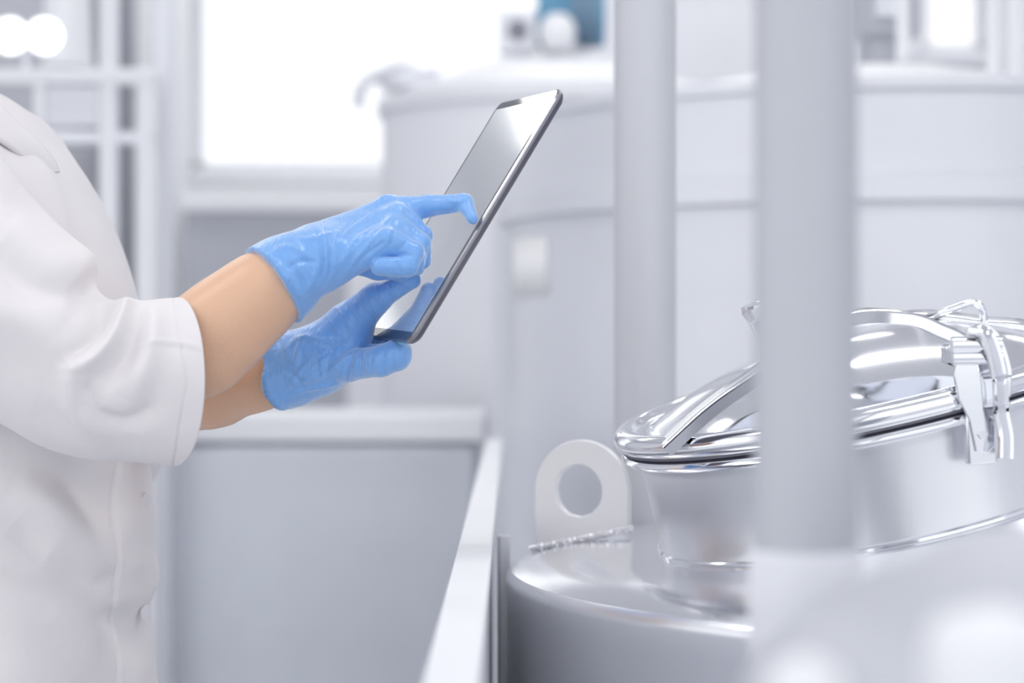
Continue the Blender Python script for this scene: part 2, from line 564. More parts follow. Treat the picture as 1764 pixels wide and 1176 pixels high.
def strap(pts, wid, thick, name, m, parent, side=(0, 1, 0)):
    c = catmull(pts, 40)
    side = np.array(side, float)
    rings = []
    for i in range(len(c)):
        t = c[min(i + 1, len(c) - 1)] - c[max(i - 1, 0)]; t /= np.linalg.norm(t)
        sd = side - t * (side @ t); sd /= np.linalg.norm(sd)
        up = np.cross(t, sd)
        if up[2] < 0: up = -up
        rr = [(-1, -1), (-1, 0.6), (-0.86, 1), (-0.5, 0.75), (0.5, 0.75), (0.86, 1), (1, 0.6), (1, -1), (0.7, -0.6), (-0.7, -0.6)]
        rings.append([c[i] + sd * a * wid / 2 + up * b * thick / 2 for a, b in rr])
    return MB().loft(rings).build(name, m, parent, angle=50)


arch = [(-0.187, -0.125, 0.004), (-0.145, -0.128, 0.028), (-0.1005, -0.131, 0.047), (-0.0509, -0.135, 0.068), (-0.01, -0.14, 0.078), (0.0319, -0.150, 0.068), (0.058, -0.165, 0.050), (0.074, -0.178, 0.036)]
strap(arch, 0.04, 0.011, 'lid_strap', M['polish'], lid)
arch2 = [(0.03, 0.10, 0.048), (0.087, 0.08, 0.0445), (0.1146, 0.06, 0.037), (0.1404, 0.04, 0.028), (0.165, 0.02, 0.021), (0.19, 0.0, 0.010)]
strap(arch2, 0.034, 0.009, 'cross_strap', M['polish'], lid, side=(0.3, 1, 0))
# loop of bent rod on the cross strap
lp = [(0.085, 0.05, 0.044), (0.105, 0.035, 0.047), (0.1294, 0.03, 0.050), (0.1375, 0.03, 0.043), (0.138, 0.034, 0.032)]
MB().tube(catmull(lp, 16), 0.0035).build('lid_loop', M['polish'], lid)
# flared grip standing at the left of the dome
gp = MB()
gp.lathe([(0.010, 0.035), (0.012, 0.055), (0.020, 0.085), (0.0245, 0.095), (0.0235, 0.101), (0.014, 0.104), (0.0005, 0.1045)], 28, c=(-0.067, -0.06, 0), cap0=True)
gp.build('grip', M['polish'], lid)

# clamp in front of the lid at right, over the rim
clamp = thing('lever_clamp', 'steel lever clamp hooked over the lid rim at right', 'clamp', matrix=Matrix(((Lu[0], Lv[0], Ln[0], LC[0]), (Lu[1], Lv[1], Ln[1], LC[1]), (Lu[2], Lv[2], Ln[2], LC[2]), (0, 0, 0, 1))) @ Matrix.Translation((0.066, 0, 0.03)) @ Matrix.Rotation(math.radians(9), 4, 'Y') @ Matrix.Translation((-0.066, 0, -0.03)))
CU, CV = 0.066, -0.222
plate = MB()
outl = [(-0.020, 0.020), (-0.012, 0.048), (0.0, 0.055), (0.010, 0.046), (0.012, 0.0), (0.010, -0.040), (0.004, -0.046), (-0.006, -0.044), (-0.010, -0.018), (-0.018, 0.0)]
for y in (0.0,):
    plate.loft([[(CU + a, CV + y, b) for a, b in outl], [(CU + a, CV + y - 0.004, b) for a, b in outl]])
plate.build('hook_plate', M['polish'], clamp, bevel=0.001)
lev = [(CU - 0.006, CV - 0.012, 0.056), (CU + 0.004, CV - 0.02, 0.05), (CU + 0.011, CV - 0.022, 0.02), (CU + 0.012, CV - 0.02, -0.01), (CU + 0.014, CV - 0.022, -0.03), (CU + 0.012, CV - 0.026, -0.048)]
strap(lev, 0.012, 0.006, 'lever', M['polish'], clamp, side=(1, 0.5, 0))
lev2 = [(CU + 0.004, CV - 0.006, 0.056), (CU + 0.014, CV - 0.008, 0.045), (CU + 0.020, CV - 0.010, 0.02), (CU + 0.018, CV - 0.010, 0.0)]
strap(lev2, 0.008, 0.005, 'link_bar', M['steel_h'], clamp, side=(1, 0.4, 0))
for z in (0.044, 0.034):
    MB().tube([(CU - 0.022, CV - 0.01, z), (CU + 0.017, CV - 0.012, z - 0.002)], 0.0065, 20).build('pin', M['polish'], clamp)
MB().tube([(CU, CV - 0.0035, -0.03), (CU, CV - 0.0075, -0.03)], 0.004, 6).build('bolt', M['steel'], clamp)
MB().box(CU - 0.018, CU + 0.016, CV + 0.002, CV + 0.05, 0.024, 0.040).build('strap_bracket', M['polish'], clamp, bevel=0.003)
MB().box(CU - 0.012, CU + 0.012, CV - 0.001, CV + 0.012, -0.055, -0.01).build('lower_bracket', M['steel_h'], clamp, bevel=0.002)

# lifting lug on the roof
a0 = np.array([0.0235, 2.02]); a1 = np.array([0.1165, 1.968])
ud = a1 - a0; lw = np.linalg.norm(ud); ud = ud / lw
zl, zr = H - 0.208, H - 0.185
lug = thing('lifting_lug', 'flat steel lifting lug with a round hole, welded at the left of the tank roof', 'lifting lug', (a0[0], a0[1], zl))


def lugp(s, z, t=0): return np.array([ud[0] * s - ud[1] * t, ud[1] * s + ud[0] * t, z])


cx, cz, Rr = 0.0545, 0.0, 0.0545
dl = 1.99
zc = (H - (848 - 588) / FPX * dl) - zl
outer = []
outer_n = 48
for k in range(outer_n + 1):
    a = math.pi - math.pi * k / outer_n
    outer.append((lw / 2 + 0.001 + Rr * math.cos(a) * (lw / 2 + 0.0) / 0.0545 * 0.985 * (0.0545 / (lw / 2)) * (lw / 2 / 0.0545), zc + 0.0545 * math.sin(a) * 0.96))
right = [(lw - 0.0, zr - zl + (zc - (zr - zl)) * q) for q in (0.66, 0.33, 0.0)]
left = [(0.0, (zc) * q) for q in (0.0, 0.33, 0.66)]
bot = [(lw * (1 - q), (zr - zl) * (1 - q)) for q in (0.25, 0.5, 0.75)]
left = [(0.0 + 0.004 * (1 - q), zc * q - 0.004 * (1 - q)) for q in (0.0, 0.33, 0.66)]
loop = outer + right + bot + left
n = len(loop)
hc = (lw / 2 - 0.002, zc + 0.0015); hr = 0.0262
inner = []
for (x, z) in loop:
    a = math.atan2(z - hc[1], x - hc[0]); inner.append((hc[0] + hr * math.cos(a), hc[1] + hr * math.sin(a)))
mb = MB()
T = 0.008
v = [lugp(x, z, -T / 2) for x, z in loop] + [lugp(x, z, -T / 2) for x, z in inner] + [lugp(x, z, T / 2) for x, z in loop] + [lugp(x, z, T / 2) for x, z in inner]
f = []
for i in range(n):
    j = (i + 1) % n
    f += [(i, j, n + j, n + i), (2 * n + j, 2 * n + i, 3 * n + i, 3 * n + j), (j, i, 2 * n + i, 2 * n + j), (n + i, n + j, 3 * n + j, 3 * n + i)]
mb.add(v, f)
mb.build('plate', M['lugm'], lug, bevel=0.0008, seg=2, angle=40)
rng = random.Random(3)
wpts = [lugp(-0.002 + (lw + 0.008) * q, (zr - zl) * q + 0.001 + rng.uniform(-.0006, .0006) - 0.003 * (1 - q), -0.006) for q in np.linspace(0, 1, 60)]
MB().tube(wpts, [0.0034 + rng.uniform(-0.0005, 0.0005) for _ in wpts], 10).build('weld', M['weld'], lug)

# ------------------------------------------------------------------ upright pipes
pp = thing('grey_pipe', 'thick grey upright pipe in the near foreground, in front of the tank lid', 'pipe', (wx(1388, 0.98), 0.98, 0))
pr = 89 / FPX * 0.98
MB().lathe([(pr, 0.0), (pr, 3.79)], 64, cap0=True, cap1=True).build('pipe_shaft', M['pipe'], pp)
zs = H - (945 - 588) / FPX * 0.98
MB().lathe([(pr, zs), (pr + 0.002, zs - 0.003), (pr + 0.0025, zs - 0.03), (pr + 0.0025, 0.1), (0.09, 0.08), (0.09, 0.0)], 64).build('pipe_sleeve', M['wall'], pp)
p2 = thing('grey_pipe', 'slimmer speckled grey upright pipe behind the left edge of the tank lid', 'pipe', (wx(1111, 2.35), 2.35, 0))
r2 = 53.5 / FPX * 2.35
MB().lathe([(r2, 0.0), (r2, 3.79)], 64, cap0=True, cap1=True).build('pipe_shaft', M['pipe2'], p2)
MB().lathe([(0.07, 0.0), (0.07, 0.02), (r2 + 0.002, 0.022)], 48).build('pipe_flange', M['satin'], p2)

# ------------------------------------------------------------------ trough wall beside the tank (runs away from the camera)
bz = H - 0.185
rail = thing('trough_wall', 'long pale steel trough edge running away beside the front tank', 'trough', (-0.03, 0.7, 0))
MB().box(-0.019, 0.012, 0.0, 3.1, bz - 0.012, bz).build('top_flange', M['white'], rail, bevel=0.002)
MB().box(-0.012, 0.010, 0.005, 3.1, 0, bz - 0.012).build('side_panel', M['farsteel'], rail, smooth=False)
pl = thing('steel_sheet', 'narrow upright grey steel sheet between the trough edge and the front tank', 'sheet', (-0.012, 2.05, 0))
MB().box(0.0, 0.010, 0.0, 0.006, 0, H - 0.2).build('panel', M['farsteel'], pl, smooth=False)
MB().box(-0.003, 0.0, -0.004, 0.004, 0, H - 0.2).build('edge_strip', M['grey'], pl, smooth=False)

# ------------------------------------------------------------------ near foreground vessel (very soft)
fd = 0.80
fv = thing('small_vessel', 'round pale steel vessel top, very near and blurred at the bottom right corner', 'vessel', (wx(1960, fd), fd, 0))
zt = H - (880 - 588) / FPX * fd
MB().lathe([(0.160, 0.25), (0.160, zt - 0.075), (0.155, zt - 0.062), (0.12, zt - 0.036), (0.07, zt - 0.012), (0.0005, zt)], 64, cap0=True, cap1=True).build('body', M['pipe'], fv, angle=80)
for k in range(3):
    a = math.radians(90 + 120 * k)
    MB().tube([(0.13 * math.cos(a), 0.13 * math.sin(a), 0), (0.13 * math.cos(a), 0.13 * math.sin(a), 0.26)], 0.008).build('leg', M['satin'], fv)
for px, py, r0, lab in ((1712, 1040, 0.020, 'larger bright highlight built as a white cap on a stem, very near the camera at the bottom right corner'), (1385, 1125, 0.012, 'smaller bright highlight built as a white cap on a stem, very near the camera under the thick pipe')):
    dd = 0.58  # blurred bright highlights, built here as solid white caps
    z0 = H - (py - 588) / FPX * dd
    c_ = thing('highlight_blob', lab, 'highlight', (wx(px, dd), dd, 0), 'highlights built as white caps in the near foreground')
    MB().lathe([(r0 * 0.9, z0 - 0.05), (r0, z0 - 0.045), (r0, z0 - 0.012), (r0 * 0.8, z0 - 0.004), (0.0005, z0)], 40, cap0=True, cap1=True).build('cap', M['white'], c_, angle=70)
    MB().lathe([(0.025, 0), (0.025, 0.006), (0.007, 0.012), (0.007, z0 - 0.049)], 24, cap0=True).build('stem', M['satin'], c_)

# ------------------------------------------------------------------ far tanks
BT = 4.2
bt = thing('steel_tank', 'large pale steel tank standing behind the two upright pipes at right', 'tank', (wx(1490, BT), BT, 0))
BR = 0.755
zb = H + 0.439
MB().lathe([(BR, 0.15), (BR, zb - 0.004), (BR + 0.012, zb), (BR + 0.012, zb + 0.02), (BR - 0.01, zb + 0.024)], 128, cap0=True).build('tank_wall', M['farsteel'], bt, angle=50)
MB().lathe([(BR - 0.01, zb + 0.02), (0.5, zb + 0.03), (0.42, zb + 0.06), (0.36, zb + 0.09), (0.2, zb + 0.12), (0.0005, zb + 0.13)], 96, cap1=True).build('tank_roof', M['white'], bt, angle=60)
zbb = H + 0.27
MB().lathe([(BR, zbb - 0.03), (BR + 0.02, zbb - 0.025), (BR + 0.02, zbb + 0.02), (BR, zbb + 0.025)], 128).build('band', M['farsteel'], bt)
for k in range(4):
    a = math.radians(45 + 90 * k)
    MB().tube([(0.6 * math.cos(a), 0.6 * math.sin(a), 0), (0.6 * math.cos(a), 0.6 * math.sin(a), 0.17)], 0.04).build('leg', M['satin'], bt)
mo = thing('stirrer_motor', 'grey stirrer motor on the roof of the large pale tank, at the top right', 'motor', (wx(1520, BT), BT, zb + 0.131))
MB().lathe([(0.05, 0), (0.05, 0.06), (0.075, 0.07), (0.075, 0.25), (0.05, 0.29), (0.0005, 0.29)], 32, cap0=True).build('housing', M['grey'], mo)
MB().box(-0.03, 0.03, -0.1, -0.07, 0.1, 0.18).build('terminal_box', M['farsteel'], mo, bevel=0.004)
for px, r, d, z0, lab in ((1556, 0.014, 3.9, zb + 0.108, 'thin white pole rising from the large tank roof beside the grey motor'), (1712, 0.014, 3.74, zb + 0.042, 'pale upright conduit at the top right, left of its pair'), (1748, 0.018, 3.74, zb + 0.044, 'pale upright conduit at the top right corner, nearest the frame edge')):
    o = MB().tube([(0, 0, 0), (0, 0, ZC - z0)], r, 20).build('conduit', M['white'], None)
    o.location = (wx(px, d), d, z0); tag(o, lab, 'pole', 'thin upright poles at top right')
# white notice on the far tank
mb = MB()
cxb = wx(1490, BT)
pts = []
for px in (881, 942):
    # intersect the sight direction's x with the tank circle
    best = min(np.linspace(math.pi, 1.5 * math.pi, 2000), key=lambda a: abs((cxb + (BR + 0.003) * math.cos(a)) / (BT + (BR + 0.003) * math.sin(a)) * FPX + 882 - px))
    pts.append(best)
AA = np.linspace(pts[0] + 0.02, pts[1], 10)
mb.loft([[((BR + q) * math.cos(a), (BR + q) * math.sin(a), z) for a in AA] for q, z in ((0.003, H + 0.09), (0.003, H + 0.205))], False, False, closed=False)
sg = mb.build('notice', M['label'], None, solid=0.002)
sg.location = (cxb, BT, 0); tag(sg, 'blank white notice stuck on the side of the large pale tank', 'notice')

AT = 5.7
at = thing('steel_tank', 'farther pale tank with a domed top, seen behind the tablet', 'tank', (wx(960, AT), AT, 0))
AR = 0.50
za = H - (190 - 588) / FPX * AT
MB().lathe([(AR, 0.2), (AR, za - 0.03), (AR + 0.015, za - 0.02), (AR + 0.015, za + 0.02), (AR - 0.02, za + 0.03), (0.35, za + 0.08), (0.2, za + 0.13), (0.0005, za + 0.155)], 96, cap0=True, cap1=True).build('tank_wall', M['enamel'], at, angle=50)
for k in range(4):
    a = math.radians(45 + 90 * k)
    MB().tube([(0.4 * math.cos(a), 0.4 * math.sin(a), 0), (0.4 * math.cos(a), 0.4 * math.sin(a), 0.22)], 0.03).build('leg', M['satin'], at)


def at_obj(px, py, d): return Vector(P(px, py, d))


mot = thing('stirrer_motor', 'blue electric stirrer motor on the domed tank at top centre', 'motor', (wx(968, AT), AT, za + 0.166))
MB().lathe([(0.06, -0.01), (0.06, 0.02), (0.045, 0.03), (0.045, 0.07)], 32, cap0=True).build('mount', M['farsteel'], mot)
mb = MB().tube([(-0.07, 0, 0.10), (0.12, 0, 0.10)], 0.085, 32)
mb.build('motor_body', M['blue'], mot)
for k in range(6):
    MB().tube([(-0.01 + 0.02 * k, 0, 0.1), (-0.003 + 0.02 * k, 0, 0.1)], 0.092, 24).build('cooling_fin', M['dgrey'] if k > 1 else M['blue'], mot)
gb = thing('gearbox', 'pale square gearbox with a dark round port, left of the blue motor', 'gearbox', (wx(892, AT), AT - 0.03, za + 0.156))
MB().box(-0.055, 0.055, -0.05, 0.05, 0, 0.12).build('housing', M['farsteel'], gb, bevel=0.01)
MB().tube([(0.0, -0.056, 0.06), (0.0, -0.05, 0.06)], 0.03, 24).build('port', M['dgrey'], gb)
cp = MB().lathe([(0.0005, 0), (0.03, 0.004), (0.048, 0.025), (0.052, 0.052), (0.045, 0.08), (0.025, 0.1), (0.0005, 0.105)], 32).build('valve_cap', M['white'], None)
cp.location = (wx(958, AT), AT - 0.17, za + 0.146); tag(cp, 'round white valve cap in front of the blue motor', 'cap')
vb = thing('pipe_valve', 'small grey valve with a side spout on the domed tank, left of the tablet top', 'valve', at_obj(705, 172, AT))
MB().lathe([(0.085, 0.0), (0.09, 0.05), (0.07, 0.07), (0.05, 0.075), (0.0005, 0.078)], 32, cap0=True).build('body', M['farsteel'], vb)
MB().tube(catmull([(-0.06, 0, 0.04), (-0.11, 0, 0.035), (-0.14, 0, 0.0), (-0.145, 0, -0.05)], 10), 0.018).build('spout', M['farsteel'], vb)
vb.location = (vb.location.x, AT, za + 0.058)

# ------------------------------------------------------------------ things behind the hands
CD = 4.6
cab = thing('steel_box', 'wide grey steel process bin standing on the floor behind the person', 'bin', (wx(300, CD), CD, 0))
zc_ = H - (738 - 588) / FPX * CD
wc = wx(846, CD) - wx(300, CD) - 0.03
MB().box(0, wc, 0, 0.5, 0.1, zc_ - 0.03).build('body', M['bin'], cab, bevel=0.02)
MB().box(-0.02, wc + 0.015, -0.02, 0.52, zc_ - 0.03, zc_ + 0.03).build('lid', M['white'], cab, bevel=0.006)
for sx in (0.05, wc - 0.05):
    for sy in (0.05, 0.45):
        MB().tube([(sx, sy, 0), (sx, sy, 0.12)], 0.025).build('foot', M['dgrey'], cab)
co = thing('square_post', 'grey square post standing at the far end of the trough edge', 'post', (wx(846, 4.52), 4.52, 0))
MB().box(0, 0.043, 0, 0.08, 0, H - (372 - 588) / FPX * 4.5).build('shaft', M['farsteel'], co, bevel=0.004)
MB().box(-0.02, 0.055, -0.02, 0.10, 0, 0.01).build('foot_plate', M['satin'], co, bevel=0.002)

lc = thing('low_cabinet', 'grey low cabinet with a pale worktop under the big window', 'cabinet', (wx(318, 7.4), 7.4, 0))
ww = wx(770, 7.4) - wx(318, 7.4)
z1 = H - (365 - 588) / FPX * 7.4; z2 = H - (322 - 588) / FPX * 7.4
MB().box(0, ww * 0.62, 0, 0.5, 0, z1).build('body', M['grey'], lc, smooth=False)
MB().box(ww * 0.62, ww, 0, 0.5, 0, z1).build('side_unit', M['wall'], lc, smooth=False)
MB().box(-0.02, ww + 0.02, -0.03, 0.55, z1, z2).build('worktop', M['white'], lc, bevel=0.01)

# left machine frame
fr = thing('machine_frame', 'pale tubular machine frame with uprights at the left edge', 'frame', (wx(220, 4.4), 4.4, 0))
x0 = fr.location.x
def fx(px): return wx(px, 4.4) - x0
zz = H - (133 - 588) / FPX * 4.4
MB().box(fx(-120), fx(268), -0.02, 0.02, zz - 0.018, zz + 0.018).build('top_bar', M['white'], fr, bevel=0.006)
MB().box(fx(-120), fx(268), -0.015, 0.015, zz - 0.15, zz - 0.12).build('lower_bar', M['farsteel'], fr, bevel=0.006)
for a, b, zt_ in ((60, 80, zz), (173, 203, 2.4), (236, 268, zz), (-100, -80, zz)):
    MB().box(fx(a), fx(b), -0.018, 0.018, 0, zt_).build('upright', M['white'], fr, bevel=0.006)
MB().box(fx(80), fx(172), -0.01, 0.01, zz - 0.11, zz - 0.02).build('panel', M['wall'], fr, bevel=0.003)
c2 = MB().box(0, wx(300, 4.55) - wx(268, 4.55), 0, 0.05, 0, ZC - 0.001).build('square_column', M['farsteel'], None, bevel=0.006)
c2.location = (wx(268, 4.55), 4.5, 0); tag(c2, 'pale square column right of the machine frame, beside the coat front', 'column')
lk = thing('locker', 'tall grey locker against the back wall at the top left, behind the hanging bag', 'locker', (wx(-80, 7.3), 7.3, 0))
lw_ = wx(116, 7.3) - wx(-80, 7.3)
MB().box(0, lw_, 0, 0.6, 0, 2.9).build('body', M['midgrey'], lk, bevel=0.005)
MB().box(0.01, lw_ - 0.01, -0.02, 0, 0.05, 2.85).build('door', M['midgrey'], lk, bevel=0.004)
MB().box(lw_ - 0.06, lw_ - 0.04, -0.04, -0.02, 1.0, 1.15).build('handle', M['steel'], lk, bevel=0.004)
hp = thing('filter_bag', 'white tapering cloth filter bag hanging at the top left', 'filter bag', (wx(116, 5.2), 5.2, H - (118 - 588) / FPX * 5.2))
MB().lathe([(0.066, 0.0), (0.062, 0.08), (0.045, 0.5), (0.035, 0.9)], 40, cap0=True, cap1=True).build('cloth_body', M['white'], hp)
MB().tube([(0, 0, 0.9), (0, 0, ZC - hp.location.z)], 0.01).build('hanger_rod', M['satin'], hp)
sl = thing('inspection_lamp', 'bright twin-headed lamp on the machine frame at the far left', 'lamp', at_obj(45, 118.5, 4.4))
MB().tube([(0, 0, 0), (0, 0, 0.05)], 0.008).build('stem', M['satin'], sl)
for dx in (-0.03, 0.045):
    hd = MB().tube([(dx, 0.03, 0.075), (dx, -0.02, 0.07)], [0.025, 0.042], 24).build('lamp_head', M['satin'], sl)
    MB().tube([(dx, -0.0205, 0.07), (dx, -0.024, 0.07)], 0.038, 24).build('bulb', M['spotglow'], hd)

# ------------------------------------------------------------------ tablet
N0 = P(704, 588, 1.64)
Lvec = np.array([0, 0, 0.0])
svec = np.array([-0.053, 0.152, 0.006])
T1 = P(967, 149, 1.669)
L = T1 - N0
L[1] = -(svec[0] * L[0] + svec[2] * L[2]) / svec[1]
Lh, Lw = np.linalg.norm(L), np.linalg.norm(svec)
e1 = L / Lh; e2 = svec / Lw; e3 = np.cross(e2, e1)
if e3[0] > 0: e3 = -e3
# local x = along short edge (near -> far), y = long edge (bottom -> top), z = screen normal
mw = Matrix(((e2[0], e1[0], e3[0], N0[0]), (e2[1], e1[1], e3[1], N0[1]), (e2[2], e1[2], e3[2], N0[2]), (0, 0, 0, 1)))
tab = thing('tablet', 'black glass tablet computer held up in two blue-gloved hands', 'tablet', matrix=mw)


def rrect(x0, x1, y0, y1, r, z, n=8):
    out = []
    for cx_, cy_, a0_ in ((x1 - r, y1 - r, 0), (x0 + r, y1 - r, 90), (x0 + r, y0 + r, 180), (x1 - r, y0 + r, 270)):
        for k in range(n + 1):
            a = math.radians(a0_ + 90 * k / n)
            out.append((cx_ + r * math.cos(a), cy_ + r * math.sin(a), z))
    return out


def slab(prof, r):
    return MB().loft([rrect(i, Lw - i, i, Lh - i, max(r - i, 0.001), z) for i, z in prof])


slab([(0.012, -0.0098), (0.005, -0.0092), (0.0015, -0.0070), (0.0, -0.0045), (0.0, -0.004)], 0.012).build('back_shell', M['tabback'], tab, angle=30)
slab([(0.0, -0.004), (-0.0004, -0.0032), (-0.0004, -0.0014), (0.0008, -0.0006)], 0.012).build('rim', M['tabrim'], tab, angle=30)
slab([(0.0010, -0.0010), (0.0010, -0.0004), (0.0016, 0.0)], 0.011).build('front_glass', M['glass'], tab, angle=30)
MB().loft([rrect(0.006, Lw - 0.006, 0.009, Lh - 0.009, 0.001, z) for z in (-0.0001, 0.0002)]).build('display', M['display'], tab, smooth=False)
pc = MB().box(0.03, 0.042, -0.0010, 0.001, -0.0066, -0.0032).build('blue_reflection', M['ltblue'], tab, smooth=False)  # the glove's blue reflection on the edge, built as a coloured block
pc['label'] = 'light blue glove reflection, set as a thin block on the tablet edge'


def to_tab(p):
    q = np.array(p) - N0
    return (q @ e2, q @ e1, q @ e3)


# ------------------------------------------------------------------ the person
person = thing('person', 'person in a white lab coat and blue gloves, tapping a tablet', 'person', (-0.5, 1.88, 0))
O = np.array([-0.5, 1.88, 0])


def B(p): return np.array(p) - O


# body: one continuous surface from head to feet, arms included
Fb = Field((-0.36, -0.40, -0.0), (0.345, 0.32, 1.80), 0.0052)
hc_ = (-0.60, 1.88, 1.655)
def pt(x, y, z): return B((x, y, z))
hx, hy, hz = hc_
Fb.cap(pt(hx - 0.015, hy, hz + 0.015), pt(hx + 0.01, hy, hz + 0.02), 0.088, 0.084, 0.02, flat=((0, 1, 0), 0.86))
Fb.cap(pt(hx + 0.03, hy, hz - 0.03), pt(hx + 0.05, hy, hz - 0.085), 0.062, 0.028, 0.04, flat=((0, 1, 0), 0.86))
Fb.cap(pt(hx + 0.09, hy, hz - 0.0), pt(hx + 0.112, hy, hz - 0.032), 0.007, 0.011, 0.015)     # nose
Fb.cap(pt(hx + 0.084, hy - 0.015, hz - 0.058), pt(hx + 0.084, hy + 0.015, hz - 0.058), 0.007, 0.007, 0.008)   # lips
for s_ in (-1, 1):
    Fb.cap(pt(hx - 0.0, hy + s_ * 0.077, hz + 0.015), pt(hx - 0.004, hy + s_ * 0.076, hz - 0.02), 0.014, 0.009, 0.008)
    Fb.carve(pt(hx + 0.092, hy + s_ * 0.031, hz + 0.01), pt(hx + 0.093, hy + s_ * 0.033, hz + 0.01), 0.013, 0.013, 0.01)
Fb.cap(pt(hx - 0.015, hy, hz - 0.03), pt(-0.60, hy, 1.44), 0.052, 0.058, 0.03)                # neck
Fb.cap(pt(-0.585, 1.74, 1.405), pt(-0.585, 2.02, 1.405), 0.055, 0.055, 0.06)                 # shoulders
Fb.cap(pt(-0.57, 1.88, 1.37), pt(-0.52, 1.88, 1.10), 0.11, 0.10, 0.08, flat=((0, 1, 0), 1.25))
Fb.cap(pt(-0.52, 1.88, 1.10), pt(-0.5, 1.88, 0.92), 0.10, 0.12, 0.08, flat=((0, 1, 0), 1.2))
for s_ in (-1, 1):
    Fb.chain([pt(-0.5, 1.88 + s_ * 0.085, 0.88), pt(-0.48, 1.88 + s_ * 0.09, 0.48), pt(-0.5, 1.88 + s_ * 0.09, 0.10)], [0.085, 0.055, 0.038], 0.03)
    Fb.cap(pt(-0.51, 1.88 + s_ * 0.09, 0.05), pt(-0.37, 1.88 + s_ * 0.095, 0.035), 0.035, 0.026, 0.02)
# right arm (near the camera)
RW = P(471, 491, 1.665)
Fb.chain([pt(-0.585, 1.73, 1.40), B(P(-20, 610, 1.665))], [0.050, 0.037], 0.03)
Fb.chain([B(P(-20, 610, 1.665)), B(P(200, 660, 1.66)), B(P(345, 596, 1.664)), B(P(400, 548, 1.665)), B(P(455, 503, 1.665)), B(P(505, 468, 1.665))],
         [0.037, 0.0405, 0.0385, 0.0355, 0.0310, 0.024], 0.02)
# left arm (far)
Fb.chain([pt(-0.585, 2.03, 1.40), pt(-0.49, 2.09, 1.13)], [0.052, 0.042], 0.03)
Fb.chain([pt(-0.49, 2.09, 1.13), B(P(240, 700, 1.87)), B(P(370, 664, 1.80)), B(P(440, 646, 1.77)), B(P(500, 636, 1.75))], [0.042, 0.040, 0.034, 0.0290, 0.0235], 0.02)
body = Fb.build('body', M['skin'], person, relax=3)

for s_ in (-1, 1):
    e = MB().lathe([(0.0005, -0.011), (0.006, -0.009), (0.0105, -0.003), (0.0105, 0.003), (0.006, 0.009), (0.0005, 0.011)], 20).build('eye', M['eye'], person)
    e.location = B((hx + 0.079, hy + s_ * 0.031, hz + 0.01))
Fh = Field(pt(hx - 0.14, hy - 0.13, hz - 0.11), pt(hx + 0.12, hy + 0.13, hz + 0.15), 0.004)
Fh.cap(pt(hx - 0.03, hy, hz + 0.028), pt(hx + 0.0, hy, hz + 0.038), 0.094, 0.089, 0.02, flat=((0, 1, 0), 0.9))
Fh.cap(pt(hx - 0.10, hy, hz - 0.01), pt(hx - 0.11, hy, hz - 0.03), 0.04, 0.03, 0.03)
Fh.carve(pt(hx + 0.075, hy, hz - 0.02), pt(hx + 0.11, hy, hz - 0.02), 0.075, 0.075, 0.01)
Fh.build('hair', M['hair'], person)

# trousers and shoes
for s_ in (-1, 1):
    t_ = np.linspace(0, 2 * math.pi, 28, endpoint=False)
    rg = []
    for z, r, x in ((0.92, 0.115, -0.5), (0.7, 0.105, -0.49), (0.48, 0.085, -0.48), (0.25, 0.075, -0.49), (0.085, 0.07, -0.495)):
        rg.append([B((x + r * math.cos(a), 1.88 + s_ * 0.092 + r * 0.8 * math.sin(a), z)) for a in t_])
    MB().loft(rg, True, False).build('trouser_leg', M['trouser'], person, solid=0.003)
    Fs = Field(B((-0.58, 1.88 + s_ * 0.095 - 0.06, -0.0)), B((-0.30, 1.88 + s_ * 0.095 + 0.06, 0.14)), 0.005)
    Fs.cap(B((-0.52, 1.88 + s_ * 0.092, 0.045)), B((-0.36, 1.88 + s_ * 0.096, 0.036)), 0.045, 0.036, 0.02)
    Fs.cap(B((-0.505, 1.88 + s_ * 0.092, 0.05)), B((-0.505, 1.88 + s_ * 0.092, 0.095)), 0.043, 0.043, 0.02)
    Fs.cut(B((0, 0, 0.006)), (0, 0, -1))
    Fs.build('shoe', M['shoe'], person)

# ---- coat: torso
TD = 1.88
rows = [  # z, front x, back x, half width, front roundness
    (0.52, -0.300, -0.71, 0.25), (0.70, -0.312, -0.70, 0.24)]
for py, px, bx, hw in ((1176, 262, -0.69, 0.22), (1060, 257, -0.685, 0.205), (1010, 264, -0.68, 0.2), (960, 267, -0.68, 0.198), (870, 261, -0.675, 0.193), (800, 255, -0.67, 0.19), (650, 249, -0.67, 0.187),
                       (520, 234, -0.68, 0.185), (420, 199, -0.69, 0.186), (330, 149, -0.70, 0.187), (265, 100, -0.705, 0.182), (215, 60, -0.71, 0.165), (170, 5, -0.71, 0.13), (135, -60, -0.70, 0.085)):
    rows.append((H - (py - 588) / FPX * TD, (px - 882) / FPX * TD, bx, hw))
R_ = catmull(rows, 300)
tt = np.linspace(0, 2 * math.pi, 460, endpoint=False)
rings = []
for z, fx_, bx, hw in R_:
    ring = []
    cx_ = fx_ - (fx_ - bx) * 0.45
    for a in tt:
        c, s = math.cos(a), math.sin(a)
        e = 0.85
        c_ = math.copysign(abs(c) ** e, c); s__ = math.copysign(abs(s) ** e, s)
        rx = (fx_ - cx_) if c > 0 else (cx_ - bx)
        ring.append(B((cx_ + rx * c_, TD + hw * s__, z)))
    rings.append(ring)
coat = MB().loft(rings, False, False).build('coat', M['coat'], person, angle=180, solid=0.003)


